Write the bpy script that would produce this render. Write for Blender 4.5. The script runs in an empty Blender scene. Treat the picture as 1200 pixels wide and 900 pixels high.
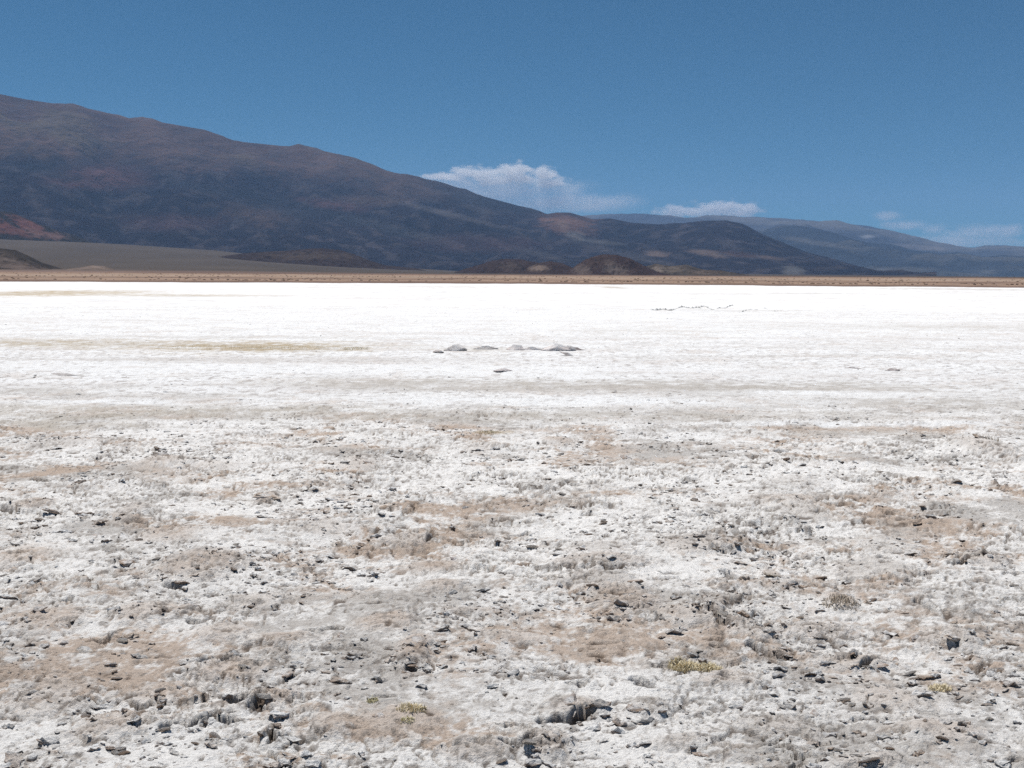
import bpy, math, random
import numpy as np
from mathutils import Vector, Matrix

random.seed(7)
RNG = np.random.default_rng(11)
sc = bpy.context.scene
COL = sc.collection

# ------------------------------------------------------------------ camera
EYE = 1.6
FPX = 1287.0                      # focal length in pixels of a 1200 px wide picture
PITCH = math.atan((450 - 321.5) / FPX)
ROLL = 0.0060
fwd = Vector((0, math.cos(PITCH), -math.sin(PITCH)))
right0 = Vector((1, 0, 0))
up0 = right0.cross(fwd)
rgt = right0 * math.cos(ROLL) + up0 * math.sin(ROLL)
upv = -right0 * math.sin(ROLL) + up0 * math.cos(ROLL)
cam_data = bpy.data.cameras.new('camera')
cam_data.sensor_width = 36.0
cam_data.lens = 36.0 * FPX / 1200.0
cam_data.clip_start = 0.05
cam_data.clip_end = 200000.0
cam = bpy.data.objects.new('camera', cam_data)
COL.objects.link(cam)
m3 = Matrix((rgt, upv, -fwd)).transposed()
cam.matrix_world = Matrix.Translation((0, 0, EYE)) @ m3.to_4x4()
sc.camera = cam

# ------------------------------------------------------------------ sky, sun, exposure
SUN_EL = math.radians(66)
SUN_AZ = math.radians(-35)        # clockwise from +Y (the view direction); negative is left
world = bpy.data.worlds.new('World')
sc.world = world
world.use_nodes = True
wn = world.node_tree.nodes
wl = world.node_tree.links
bg = wn['Background']
sky = wn.new('ShaderNodeTexSky')
sky.sky_type = 'NISHITA'
sky.sun_disc = False
sky.sun_elevation = SUN_EL
sky.sun_rotation = SUN_AZ
sky.altitude = 3500
sky.air_density = 1.0
sky.dust_density = 0.1
sky.ozone_density = 1.6
tint = wn.new('ShaderNodeVectorMath'); tint.operation = 'MULTIPLY'   # deep high-altitude blue, the same all over the sky
tint.inputs[1].default_value = (0.27, 0.77, 0.92)
wl.new(sky.outputs[0], tint.inputs[0])
wl.new(tint.outputs[0], bg.inputs[0])
bg.inputs[1].default_value = 0.0505
sun_data = bpy.data.lights.new('sun', 'SUN')
sun_data.energy = 4.8
sun_data.angle = math.radians(0.55)
sun_data.color = (1.0, 0.965, 0.92)
sun = bpy.data.objects.new('sun', sun_data)
COL.objects.link(sun)
sdir = Vector((math.sin(SUN_AZ) * math.cos(SUN_EL), math.cos(SUN_AZ) * math.cos(SUN_EL), math.sin(SUN_EL)))
sun.rotation_euler = sdir.to_track_quat('Z', 'Y').to_euler()
sun.location = (0, 0, 30)
sc.view_settings.view_transform = 'Standard'
sc.view_settings.look = 'None'
sc.view_settings.exposure = 0.14
sc.view_settings.gamma = 1.0
sc.view_settings.use_curve_mapping = False
sc.render.engine = 'CYCLES'
sc.cycles.use_denoising = False
sc.cycles.volume_bounces = 5
sc.cycles.max_bounces = 5
sc.cycles.diffuse_bounces = 3
HAZE_DENSITY = 2.4e-5
HAZE_COLOR = (0.36, 0.60, 1.0)


# ------------------------------------------------------------------ helpers
def ray(px, py):
    d = fwd * FPX + rgt * (px - 600.0) - upv * (py - 450.0)
    return d.normalized()


def at(px, py, z=0.0):
    d = ray(px, py)
    t = (z - EYE) / d.z
    return d.x * t, d.y * t


def sky_pt(px, py):
    """azimuth and tangent of elevation of a far point"""
    d = ray(px, py)
    return math.atan2(d.x, d.y), d.z / math.hypot(d.x, d.y)


_perm = RNG.permutation(4096).astype(np.int32)
_ang = RNG.random(4096).astype(np.float32) * 2 * np.pi
_gx, _gy = np.cos(_ang), np.sin(_ang)


def pn(x, y, seed=0):
    """gradient noise, about -0.7..0.7"""
    x = np.asarray(x, np.float32); y = np.asarray(y, np.float32)
    xi = np.floor(x); yi = np.floor(y)
    xf = x - xi; yf = y - yi
    xi = xi.astype(np.int32) + seed * 131; yi = yi.astype(np.int32) + seed * 57
    u = xf * xf * xf * (xf * (xf * 6 - 15) + 10)
    v = yf * yf * yf * (yf * (yf * 6 - 15) + 10)
    def g(ix, iy, fx, fy):
        k = _perm[(_perm[ix & 4095] + iy) & 4095]
        return _gx[k] * fx + _gy[k] * fy
    a = g(xi, yi, xf, yf); b = g(xi + 1, yi, xf - 1, yf)
    c = g(xi, yi + 1, xf, yf - 1); d = g(xi + 1, yi + 1, xf - 1, yf - 1)
    top = a + u * (b - a)
    return top + v * (c + u * (d - c) - top)


def fbm(x, y, octs, seed=0, gain=0.5):
    r = 0; a = 1.0; f = 1.0; tot = 0
    for k in range(octs):
        r = r + a * pn(x * f, y * f, seed + k * 7)
        tot += a; a *= gain; f *= 2.03
    return r / tot * 1.6


_rx, _ry, _rv, _rt = [RNG.random(4096).astype(np.float32) for _ in range(4)]


def worley(x, y, seed=0):
    """irregular plates: distance to the plate's edge, its random value, offset from its centre and tilt"""
    xi = np.floor(x).astype(np.int32); yi = np.floor(y).astype(np.int32)
    f1 = np.full(x.shape, 9, np.float32); f2 = f1.copy()
    dx1 = np.zeros_like(f1); dy1 = np.zeros_like(f1); k1 = np.zeros(x.shape, np.int32)
    for j in (-1, 0, 1):
        for i in (-1, 0, 1):
            ci = xi + i; cj = yi + j
            k = _perm[(_perm[(ci + seed * 97) & 4095] + cj + seed * 31) & 4095]
            dx = x - ci - _rx[k]; dy = y - cj - _ry[k]
            d = np.sqrt(dx * dx + dy * dy)
            m = d < f1
            f2 = np.where(m, f1, np.minimum(f2, d))
            f1 = np.where(m, d, f1); dx1 = np.where(m, dx, dx1); dy1 = np.where(m, dy, dy1); k1 = np.where(m, k, k1)
    return f2 - f1, _rv[k1], _rt[k1], dx1, dy1


def ss(a, b, x):
    t = np.clip((x - a) / (b - a), 0, 1)
    return t * t * (3 - 2 * t)


def mix(a, b, t):
    t = np.asarray(t)[..., None]
    return a * (1 - t) + np.asarray(b, np.float32) * t


def grid_mesh(name, X, Y, Z, col, mat, smooth=True):
    ny, nx = X.shape
    me = bpy.data.meshes.new(name)
    co = np.stack([X, Y, Z], -1).reshape(-1, 3).astype(np.float32)
    idx = np.arange(nx * ny, dtype=np.int32).reshape(ny, nx)
    q = np.stack([idx[:-1, :-1], idx[:-1, 1:], idx[1:, 1:], idx[1:, :-1]], -1).reshape(-1, 4)
    fill_mesh(me, co, q, None if col is None else col.reshape(-1, 3), smooth)
    me.materials.append(mat)
    o = bpy.data.objects.new(name, me)
    COL.objects.link(o)
    return o


def fill_mesh(me, co, faces, col=None, smooth=True):
    """faces: (n,k) array, all with k corners"""
    n, k = faces.shape
    me.vertices.add(len(co)); me.vertices.foreach_set('co', co.astype(np.float32).ravel())
    me.loops.add(n * k); me.loops.foreach_set('vertex_index', faces.astype(np.int32).ravel())
    me.polygons.add(n)
    me.polygons.foreach_set('loop_start', np.arange(0, n * k, k, dtype=np.int32))
    me.polygons.foreach_set('loop_total', np.full(n, k, dtype=np.int32))
    me.polygons.foreach_set('use_smooth', np.full(n, smooth))
    me.update(calc_edges=True)
    if col is not None:
        a = me.color_attributes.new('Col', 'FLOAT_COLOR', 'POINT')
        c4 = np.ones((len(co), 4), np.float32); c4[:, :3] = col
        a.data.foreach_set('color', c4.ravel())


def tag(o, label=None, cat=None, group=None, kind=None):
    if label: o['label'] = label
    if cat: o['category'] = cat
    if group: o['group'] = group
    if kind: o['kind'] = kind
    return o


# ------------------------------------------------------------------ materials
def new_mat(name):
    m = bpy.data.materials.new(name); m.use_nodes = True
    nt = m.node_tree
    return m, nt, nt.nodes, nt.links, nt.nodes['Principled BSDF']


def col_mat(name, nscale, vary, bscale, bdist, rough=0.95, detail=8, strength=1.0, stretch=None, second=(), spec=0.12):
    """albedo from the mesh's Col attribute, broken up by noise; fine relief by bump"""
    m, nt, N, L, b = new_mat(name)
    at_ = N.new('ShaderNodeAttribute'); at_.attribute_name = 'Col'
    tc = N.new('ShaderNodeTexCoord')
    mp = N.new('ShaderNodeMapping')
    if stretch: mp.inputs['Scale'].default_value = stretch
    L.new(tc.outputs['Object'], mp.inputs[0])
    n1 = N.new('ShaderNodeTexNoise'); n1.inputs['Scale'].default_value = nscale
    n1.inputs['Detail'].default_value = detail; n1.inputs['Roughness'].default_value = 0.65
    L.new(mp.outputs[0], n1.inputs['Vector'])
    mr = N.new('ShaderNodeMapRange')
    mr.inputs[1].default_value = 0.3; mr.inputs[2].default_value = 0.7
    mr.inputs[3].default_value = 1 - vary; mr.inputs[4].default_value = 1 + vary * 0.55
    L.new(n1.outputs[0], mr.inputs[0])
    mul = N.new('ShaderNodeVectorMath'); mul.operation = 'SCALE'
    L.new(at_.outputs['Color'], mul.inputs[0]); L.new(mr.outputs[0], mul.inputs['Scale'])
    src = mul.outputs[0]
    for sc2, lo, hi, amt, c2 in second:
        n3 = N.new('ShaderNodeTexNoise'); n3.inputs['Scale'].default_value = sc2
        n3.inputs['Detail'].default_value = 5; n3.inputs['Roughness'].default_value = 0.7
        L.new(mp.outputs[0], n3.inputs['Vector'])
        r3 = N.new('ShaderNodeMapRange'); r3.interpolation_type = 'SMOOTHSTEP'
        r3.inputs[1].default_value = lo; r3.inputs[2].default_value = hi
        r3.inputs[3].default_value = 0; r3.inputs[4].default_value = amt
        L.new(n3.outputs[0], r3.inputs[0])
        mx = N.new('ShaderNodeMix'); mx.data_type = 'RGBA'
        L.new(r3.outputs[0], mx.inputs[0]); L.new(src, mx.inputs[6]); mx.inputs[7].default_value = (*c2, 1)
        src = mx.outputs[2]
    L.new(src, b.inputs['Base Color'])
    b.inputs['Roughness'].default_value = rough
    b.inputs['Specular IOR Level'].default_value = spec
    n2 = N.new('ShaderNodeTexNoise'); n2.inputs['Scale'].default_value = bscale
    n2.inputs['Detail'].default_value = 7; n2.inputs['Roughness'].default_value = 0.7
    L.new(mp.outputs[0], n2.inputs['Vector'])
    bp = N.new('ShaderNodeBump'); bp.inputs['Distance'].default_value = bdist; bp.inputs['Strength'].default_value = strength
    L.new(n2.outputs[0], bp.inputs['Height']); L.new(bp.outputs[0], b.inputs['Normal'])
    return m


M_SALT = col_mat('salt_crust', 75.0, 0.16, 70.0, 0.018, second=[(150.0, 0.61, 0.68, 0.50, (0.17, 0.135, 0.11)), (30.0, 0.59, 0.69, 0.70, (0.20, 0.17, 0.145)), (11.0, 0.56, 0.68, 0.22, (0.34, 0.31, 0.285)), (85.0, 0.60, 0.70, 0.6, (0.13, 0.11, 0.10))])
M_FLAT = col_mat('salt_flat', 1.2, 0.16, 2.5, 0.05, stretch=(0.35, 1, 1), second=[(1.6, 0.60, 0.72, 0.35, (0.45, 0.43, 0.42))])
M_CLOD = col_mat('salt_clod', 60.0, 0.25, 40.0, 0.025)
M_PLAIN = col_mat('desert_plain', 0.05, 0.22, 0.4, 0.5, stretch=(0.4, 1, 1))
M_ROCK = col_mat('volcanic_rock', 0.0014, 0.45, 0.0022, 150.0, detail=10, spec=0.0)
M_FARROCK = col_mat('far_rock', 0.0014, 0.35, 0.002, 160.0, detail=10, spec=0.0)
M_HILL = col_mat('hill_rock', 0.02, 0.45, 0.02, 16.0, detail=10, spec=0.0)

# ------------------------------------------------------------------ the salt crust near the camera
# features of the crust, read off the photograph: (x, y) of the picture, half width px, half height px, values
MOUNDS = [  # px, py, rx, ry, height, soil, brown
    (190, 543, 38, 8, .07, .8, .6), (313, 583, 16, 9, .07, .9, .8), (655, 518, 26, 6, .06, .8, .9), (735, 545, 16, 6, .05, .7, .2),
    (560, 528, 30, 7, .03, .4, .7), (480, 632, 36, 12, .06, .9, .5), (510, 665, 45, 12, .05, .9, 1.0), (520, 690, 36, 9, .05, .8, .8),
    (235, 665, 60, 20, .06, .9, .8), (300, 705, 50, 15, .05, .7, .4), (200, 630, 45, 14, .04, .7, .9), (700, 662, 70, 9, .06, 1.0, .4),
    (700, 685, 60, 13, .05, 1.0, .2), (730, 705, 50, 15, .07, .9, .9), (820, 725, 50, 14, .08, .9, .5), (820, 640, 60, 12, .05, .8, .4),
    (700, 645, 45, 10, .04, .7, .2), (940, 600, 40, 14, .05, .7, .2), (930, 565, 40, 10, .04, .5, .2), (1150, 525, 36, 12, .09, .7, .5),
    (910, 585, 50, 10, .04, .6, .6), (1040, 640, 50, 14, .05, .6, .2), (1150, 655, 40, 10, .05, .8, .5), (1020, 668, 60, 14, .05, .8, .2),
    (905, 675, 14, 8, .05, .8, .9), (985, 705, 22, 11, .06, .9, 1.0), (1090, 752, 30, 10, .05, .8, .6), (1120, 750, 24, 14, .06, .7, .6),
    (960, 740, 50, 16, .05, .7, .5), (1000, 775, 60, 12, .05, .9, .6), (485, 770, 26, 22, .08, .9, 1.0), (450, 735, 40, 14, .05, .8, 1.0),
    (600, 748, 60, 9, .04, .8, .8), (560, 720, 60, 6, .03, .6, .7), (330, 755, 50, 12, .05, .8, 1.0), (260, 745, 40, 16, .05, .7, .8),
    (270, 790, 60, 16, .06, .8, 1.0), (170, 720, 50, 16, .06, .7, .8), (60, 730, 50, 18, .05, .7, 1.0), (310, 820, 40, 14, .05, .8, 1.0),
    (190, 810, 60, 16, .04, .6, 1.0), (130, 850, 60, 24, .05, .7, .9), (60, 810, 60, 30, .05, .6, .8), (390, 850, 30, 16, .05, .8, 1.0),
    (470, 850, 50, 24, .05, .8, .9), (670, 828, 45, 12, .045, .8, .6), (640, 870, 40, 16, .06, .8, .6), (560, 880, 60, 14, .05, .8, .6),
    (800, 870, 40, 12, .04, .7, .4), (900, 850, 60, 16, .04, .7, .3), (1050, 820, 60, 20, .04, .7, .6), (1100, 860, 60, 20, .04, .7, .8),
    (760, 830, 30, 12, .05, .9, .2), (250, 545, 40, 8, .03, .5, .6), (60, 520, 50, 7, .04, .8, .2), (40, 590, 30, 10, .05, .8, .8),
    (160, 600, 30, 10, .05, .8, .5), (380, 620, 50, 10, .03, .6, .5), (420, 545, 30, 10, .05, .8, .5), (30, 650, 50, 16, .04, .7, .9),
    (880, 745, 40, 14, .05, .7, .6), (1010, 895, 60, 10, .05, .7, .4), (860, 800, 50, 12, .04, .6, .7),
]
CRACKS = [  # polylines in picture pixels, width m, depth m
    ([(192, 858), (200, 853), (212, 851), (222, 855), (232, 847), (246, 846), (262, 845), (280, 848)], .020, .05),
    ([(246, 846), (256, 838), (270, 838)], .018, .04),
    ([(308, 864), (318, 865), (322, 868), (330, 864), (338, 864)], .014, .05), ([(318, 856), (322, 868), (314, 876)], .010, .04),
    ([(103, 754), (112, 752), (122, 756), (130, 744), (145, 742)], .016, .05), ([(66, 710), (80, 707), (84, 703)], .018, .05),
    ([(240, 778), (252, 779), (266, 776), (278, 774)], .035, .08), ([(360, 743), (376, 742), (392, 741), (400, 742)], .02, .05),
    ([(1075, 708), (1086, 713), (1096, 718), (1108, 720)], .020, .06), ([(1180, 790), (1200, 792)], .014, .04), ([(1188, 766), (1200, 769)], .012, .04),
    ([(820, 716), (832, 724), (842, 733), (855, 738)], .028, .06), ([(636, 845), (655, 843), (672, 842), (686, 835)], .03, .05),
    ([(586, 852), (604, 851), (618, 853)], .014, .04), ([(93, 818), (104, 816)], .02, .05), ([(274, 821), (288, 822)], .03, .07),
    ([(300, 815), (310, 818), (306, 828), (296, 833)], .02, .05), ([(530, 618), (546, 624)], .02, .05), ([(600, 625), (612, 626), (618, 622)], .02, .05),
    ([(500, 618), (512, 626), (500, 634)], .02, .04), ([(455, 622), (474, 624)], .025, .05), ([(165, 599), (182, 599)], .03, .06), ([(40, 563), (55, 566)], .03, .06),
    ([(0, 594), (12, 598)], .04, .06), ([(215, 578), (240, 580)], .03, .05), ([(672, 568), (690, 570)], .03, .05), ([(740, 571), (760, 570)], .04, .05),
    ([(850, 673), (860, 681)], .04, .06), ([(650, 667), (680, 671), (720, 672), (760, 668)], .015, .03), ([(1115, 663), (1140, 656), (1170, 655)], .02, .04),
    ([(1180, 674), (1200, 673)], .02, .04), ([(225, 730), (236, 736)], .025, .06), ([(150, 820), (165, 828), (176, 824)], .012, .03),
    ([(440, 819), (462, 818)], .016, .03), ([(672, 803), (688, 802)], .025, .05), ([(748, 800), (756, 804)], .03, .06), ([(900, 880), (915, 879), (930, 884)], .014, .04),
    ([(590, 872), (610, 876), (622, 872)], .02, .04), ([(1012, 782), (1030, 776), (1048, 778)], .02, .04), ([(880, 760), (896, 766), (900, 772)], .025, .05),
]
HOLES = [  # px, py, radius m, depth
    (260, 776, .030, .09), (243, 777, .022, .08), (284, 822, .022, .07), (262, 847, .024, .06), (307, 834, .018, .06), (323, 771, .014, .05),
    (315, 828, .02, .05), (482, 787, .02, .05), (531, 773, .02, .05), (440, 711, .024, .06), (352, 866, .02, .05), (755, 803, .02, .05),
    (848, 798, .02, .05), (837, 760, .02, .05), (1188, 892, .02, .05), (203, 686, .035, .07), (250, 694, .03, .06), (156, 615, .045, .06),
    (173, 598, .05, .06), (46, 564, .05, .06), (312, 589, .05, .07), (1078, 630, .03, .05), (1070, 684, .03, .06), (855, 682, .04, .06),
    (808, 562, .05, .06), (987, 593, .03, .05), (1035, 657, .03, .05), (666, 668, .03, .05), (687, 604, .03, .05), (760, 608, .04, .05),
    (414, 607, .04, .06), (541, 552, .04, .05), (650, 549, .04, .05), (840, 544, .06, .06), (951, 569, .03, .05), (805, 544, .05, .05),
]


def world_ellipse(px, py, rx, ry):
    x, y = at(px, py)
    x2, _ = at(px + rx, py); _, ya = at(px, py - ry); _, yb = at(px, py + ry)
    return x, y, abs(x2 - x), max(0.5 * (ya - yb), 0.03)


W_MOUNDS = [(*world_ellipse(*m[:4]), *m[4:]) for m in MOUNDS]
W_CRACKS = [([at(*p) for p in pts], w, d) for pts, w, d in CRACKS]
W_HOLES = [(*at(a, b), r, d) for a, b, r, d in HOLES]
BANDS = [  # long flat stains further out: px, py, rx, ry, strength, ochre
    (300, 406, 150, 7, 1.15, 1.0), (60, 402, 190, 6, .8, .8), (560, 409, 60, 3, .5, .6), (50, 343.5, 130, 4.0, 1.4, 1.0), (200, 346, 130, 1.8, .8, .8),
    (840, 453, 330, 9, .8, .15), (500, 449, 240, 7, .7, .2), (1050, 473, 260, 8, .8, .15), (700, 487, 500, 9, .75, .2), (150, 482, 260, 12, .7, .35),
    (40, 456, 120, 6, .5, .1), (250, 465, 200, 5, .4, .1), (1080, 383, 200, 4, .45, .2), (740, 387, 120, 3, .3, .25), (300, 395, 300, 2, .3, .2),
    (720, 337, 14, 1.0, 1.0, .4), (520, 336, 60, .7, .6, .3), (1130, 339, 90, 1.2, .8, .1), (960, 344, 80, .6, .6, .0), (850, 364, 90, 1.6, .35, .0),
    (575, 509, 26, 3, .9, 1.0), (985, 508, 200, 6, .4, .1), (70, 498, 120, 6, .5, .5), (900, 428, 60, 3, .2, .1), (1040, 462, 250, 3, .3, .1),
    (620, 470, 420, 5, -.9, 0), (120, 471, 150, 4, -.9, 0), (1000, 461, 200, 3, -.9, 0), (400, 432, 700, 7, -.8, 0), (1000, 497, 250, 4, -.8, 0), (600, 370, 500, 10, -.5, 0),
]
W_BANDS = [(*world_ellipse(*m[:4]), *m[4:]) for m in BANDS]
SALT = np.array((.83, .83, .825), np.float32)
GREY = np.array((.50, .475, .445), np.float32)
BROWN = np.array((.49, .385, .305), np.float32)
MUD_SHADE = np.array((.095, .066, .048), np.float32)  # mud below the crust, darkened further to paint in the shade of gaps
OCHRE = np.array((.45, .365, .245), np.float32)


def crust(x, y, want_col=True):
    """height and albedo of the salt crust at world x, y"""
    x = np.asarray(x, np.float32); y = np.asarray(y, np.float32)
    r = np.hypot(x, y)
    wx = x + 0.05 * pn(x * 5, y * 5, 3); wy = y + 0.05 * pn(x * 5, y * 5, 4)
    edge = 11.8 + 1.4 * pn(x * .35, y * .35, 5) + .6 * pn(x * 1.5, y * 1.5, 6)
    rough = 1 - ss(-3.0, 4.5, y - edge)
    mid = 1 - ss(16, 34, y)
    amp = (0.10 + 0.90 * rough + 0.16 * mid) * (1 - .22 * ss(6.5, 3.5, r))
    ch = ss(-.30, .35, fbm(x * .9, y * .9, 3, 20))            # churned or smooth
    act = amp * (0.35 + 0.65 * ch)
    h = 0.050 * fbm(x * .8, y * .8, 3, 30) * (0.3 + 0.7 * rough)
    bil = np.abs(pn(wx * 4.2, wy * 4.2, 40)) + .5 * np.abs(pn(wx * 9, wy * 9, 41))
    h += 0.024 * (bil - .35) * act
    n3 = fbm(wx * 16, wy * 16, 3, 50, .6)
    h += 0.007 * n3 * act
    h += 0.003 * np.abs(pn(x * 42, y * 42, 55)) * act
    t = fbm(wx * 5.5, wy * 5.5, 3, 60, .55)
    lift = ss(.02, .10, t + .04 * n3)
    h += 0.007 * lift * act
    lift2 = ss(.18, .26, fbm(wx * 8.0 + 9, wy * 8.0, 2, 66))
    h += 0.004 * lift2 * act
    # broken plates of crust, lifted and tipped, in two sizes
    jx = x + .045 * pn(x * 9, y * 9, 301) + .020 * pn(x * 25, y * 25, 303) + .008 * pn(x * 60, y * 60, 305)
    jy = y + .045 * pn(x * 9, y * 9, 302) + .020 * pn(x * 25, y * 25, 304) + .008 * pn(x * 60, y * 60, 306)
    ch2 = ss(-.34, .22, fbm(x * 1.6, y * 1.6, 3, 310, .6))
    e1, v1, t1, px1, py1 = worley(jx * 4.2, jy * 6.2, 1)
    e2, v2, t2, px2, py2 = worley(jx * 10.0, jy * 16.0, 2)
    a1 = act * ch2
    tilt1 = px1 * np.cos(t1 * 6.28) + py1 * np.sin(t1 * 6.28); tilt2 = px2 * np.cos(t2 * 6.28) + py2 * np.sin(t2 * 6.28)
    h += a1 * (.026 * (v1 - .4) ** 2 * 2.2 + .022 * tilt1 * ss(.3, .9, v1))
    h += a1 * (.009 * (v2 - .5) + .010 * tilt2)
    gap1 = ss(.11, .02, e1) * ss(.25, .6, _rv[(v1 * 4095).astype(np.int32)] + .5 * n3)
    gap2 = ss(.12, .02, e2) * ss(.55, .85, _rt[(v2 * 4095).astype(np.int32)] + .5 * n3)
    gap = np.maximum(gap1, gap2 * .8) * np.clip(a1 * 1.25, 0, 1)
    h -= .009 * gap
    big = fbm(x * .55, y * .75, 4, 70, .6)
    soil = ss(-.10, .34, big + .36 * n3 + .25 * pn(x * 45, y * 45, 77) + .28 * fbm(x * 3, y * 3, 2, 74) + (.50 * (v1 - .5) + .45 * (v2 - .5)) * ch2) * (.30 + .7 * rough)
    brown = ss(-.25, .35, fbm(x * .9 + 3, y * .9, 3, 80) + .25 * n3)
    near = ss(9.5, 4.0, y)
    for mx, my, rx, ry, mh, ms, mb in W_MOUNDS:
        ax = (x - mx) / rx; ay = (y - my) / ry
        k = np.nonzero((np.abs(ax) < 1.9) & (np.abs(ay) < 1.9))
        if not len(k[0]): continue
        q = np.sqrt(ax[k] ** 2 + ay[k] ** 2) + .55 * n3[k] + .35 * t[k]
        g = 1 - ss(.35, 1.15, q)
        h[k] += mh * .5 * g * (1 + .3 * n3[k])
        soil[k] = np.maximum(soil[k] * (1 - .3 * g), g * ms * (.75 + .5 * n3[k]))
        brown[k] = brown[k] * (1 - g) + g * mb
    pit = gap * .9
    pn1 = pn(wx * 11, wy * 9, 90) + .35 * pn(wx * 30, wy * 30, 91)
    pmask = ss(-.12, .25, fbm(x * 1.3, y * 1.3, 2, 92))
    pit = np.maximum(pit, ss(.40, .56, pn1) * (.25 + .75 * pmask))
    lines = np.abs(pn(wx * 2.6, wy * 2.6, 95)) + .02 * n3
    pit = np.maximum(pit, ss(.018, .004, lines) * ss(.10, .32, pn(x * 2.2, y * 2.2, 96)) * ss(0, .3, pmask))
    fp = pn(wx * 24, wy * 20, 93) + .3 * pn(x * 60, y * 60, 94)
    pit = np.maximum(pit, ss(.36, .50, fp) * (.15 + .85 * ss(-.25, .25, fbm(x * 2.1, y * 2.1, 2, 89))) * .9)
    dash = pn(wx * 6.5, wy * 17, 330) + .30 * pn(wx * 26, wy * 50, 331)
    dash = ss(.34, .46, dash) * (.12 + .88 * ss(-.2, .2, fbm(x * 1.7, y * 1.9, 2, 332)))
    dash2 = ss(.36, .48, pn(wx * 19, wy * 40, 333) + .3 * pn(x * 60, y * 90, 334)) * (.2 + .8 * ch2)
    pit = np.maximum(pit, np.maximum(dash, .85 * dash2))
    h -= 0.013 * pit * amp
    pit = pit * np.clip(amp, 0, 1)
    for pts, w, dep in W_CRACKS:
        P = np.array(pts, np.float32)
        lo = P.min(0) - .12; hi = P.max(0) + .12
        k = np.nonzero((x > lo[0]) & (x < hi[0]) & (y > lo[1]) & (y < hi[1]))
        if not len(k[0]): continue
        X = wx[k] + .010 * pn(x[k] * 40, y[k] * 40, 97); Y = wy[k] + .012 * pn(x[k] * 40, y[k] * 40, 98)
        cx = .05 * pn(P[:, 0] * 5, P[:, 1] * 5, 3); cy = .05 * pn(P[:, 0] * 5, P[:, 1] * 5, 4)
        P = P + np.stack([cx, cy], 1)
        best = np.full(X.shape, 9, np.float32)
        for a, b in zip(P[:-1], P[1:]):
            ab = b - a
            tt = np.clip(((X - a[0]) * ab[0] + (Y - a[1]) * ab[1]) / (ab @ ab), 0, 1)
            best = np.minimum(best, np.hypot(X - a[0] - tt * ab[0], Y - a[1] - tt * ab[1]))
        ww = w * 1.15 * (.8 + .8 * np.abs(pn(x[k] * 12, y[k] * 12, 99)))
        g = 1 - ss(.45, 1.0, best / ww)
        h[k] -= dep * .85 * g
        h[k] += .008 * ss(3.2, 1.2, best / ww) * (1 - g)
        pit[k] = np.maximum(pit[k], g)
    for hx, hy, hr, dep in W_HOLES:
        k = np.nonzero((np.abs(x - hx) < hr * 3) & (np.abs(y - hy) < hr * 3))
        if not len(k[0]): continue
        q = np.hypot((x[k] - hx) / 1.5, (y[k] - hy) / 1.0) / hr + .5 * n3[k]
        g = 1 - ss(.5, 1.1, q)
        h[k] -= dep * .75 * g
        pit[k] = np.maximum(pit[k], g)
    if not want_col:
        return h
    far = 1 - rough
    c = np.broadcast_to(SALT, x.shape + (3,)).copy()
    c = mix(c, (.88, .86, .83), rough)
    c = mix(c, GREY, np.clip(soil * (1 - brown) * 1.1, 0, .9))
    c = mix(c, BROWN, np.clip(soil * brown * 1.2, 0, .95))
    # greyer crust close by, speckled
    sp = ss(.0, .45, fbm(x * 12, y * 12, 4, 100, .75)) * (.25 + .75 * rough)
    c = mix(c, GREY * .85, .25 * sp)
    c = mix(c, np.array((.60, .55, .50), np.float32), near * .18 * ss(-.2, .4, big + .4 * n3))
    tone = (.90 + .20 * v2 * (.5 + .5 * v1))
    c = c * (1 - rough[..., None] * ch2[..., None] * (1 - tone[..., None]))
    dk = ss(.20, .44, fbm(wx * 20, wy * 14, 3, 320, .7) + .25 * (ch2 - .5)) * rough
    c = mix(c, np.array((.27, .24, .215), np.float32), .72 * dk)
    # streaked stains farther out
    st = ss(.02, .42, fbm(x * .10, y * .55, 4, 110, .6)) * (.15 + .85 * (1 - ss(18, 30, y))) * far
    c = mix(c, np.array((.52, .485, .45), np.float32), .50 * st)
    stp = 1.3 * ss(.10, .42, pn(x * 6, y * 6, 112) + .6 * pn(x * 17, y * 17, 113)) * far * (.2 + .5 * mid)
    c = mix(c, np.array((.44, .41, .39), np.float32), stp)
    s2 = ss(.10, .50, fbm(x * .07, y * .40, 4, 116, .65)) * .40 * (1 - ss(30, 60, y)) + ss(.08, .5, fbm(x * .03, y * .09, 4, 117, .6)) * .34
    c = mix(c, np.array((.58, .535, .505), np.float32), s2 * far)
    for bx, by, rx, ry, s, o in W_BANDS:
        s = min(1.7, s * 1.3)
        ax = (x - bx) / rx; ay = (y - by) / ry
        k = np.nonzero((np.abs(ax) < 1.5) & (np.abs(ay) < 2.2))
        if not len(k[0]): continue
        nn = fbm(x[k] * .7, y[k] * 1.6, 5, 120, .75)
        n2_ = fbm(x[k] * 3, y[k] * 2.2, 4, 124, .7)
        g = (1 - ss(.1, 1.4, np.sqrt(ax[k] ** 2 + ay[k] ** 2) + 1.0 * nn)) * ss(-.55, .25, n2_)
        tgt = (GREY * .95) * (1 - o) + OCHRE * o
        ck = c[k]
        if s > 0:
            w_ = np.clip(g * s * .85, 0, .92)[..., None]
            ck = ck * (1 - w_) + tgt * w_
        else:
            ck = ck * (1 - (g * -s)[..., None]) + SALT * (g * -s)[..., None]
        c[k] = ck
    mud_shade = np.clip(pit * 1.1, 0, 1) + .0
    c = mix(c, MUD_SHADE, np.clip(mud_shade * .85, 0, .9))  # mud in pits and dashes, with overhang shade painted in
    return h, c


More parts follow.
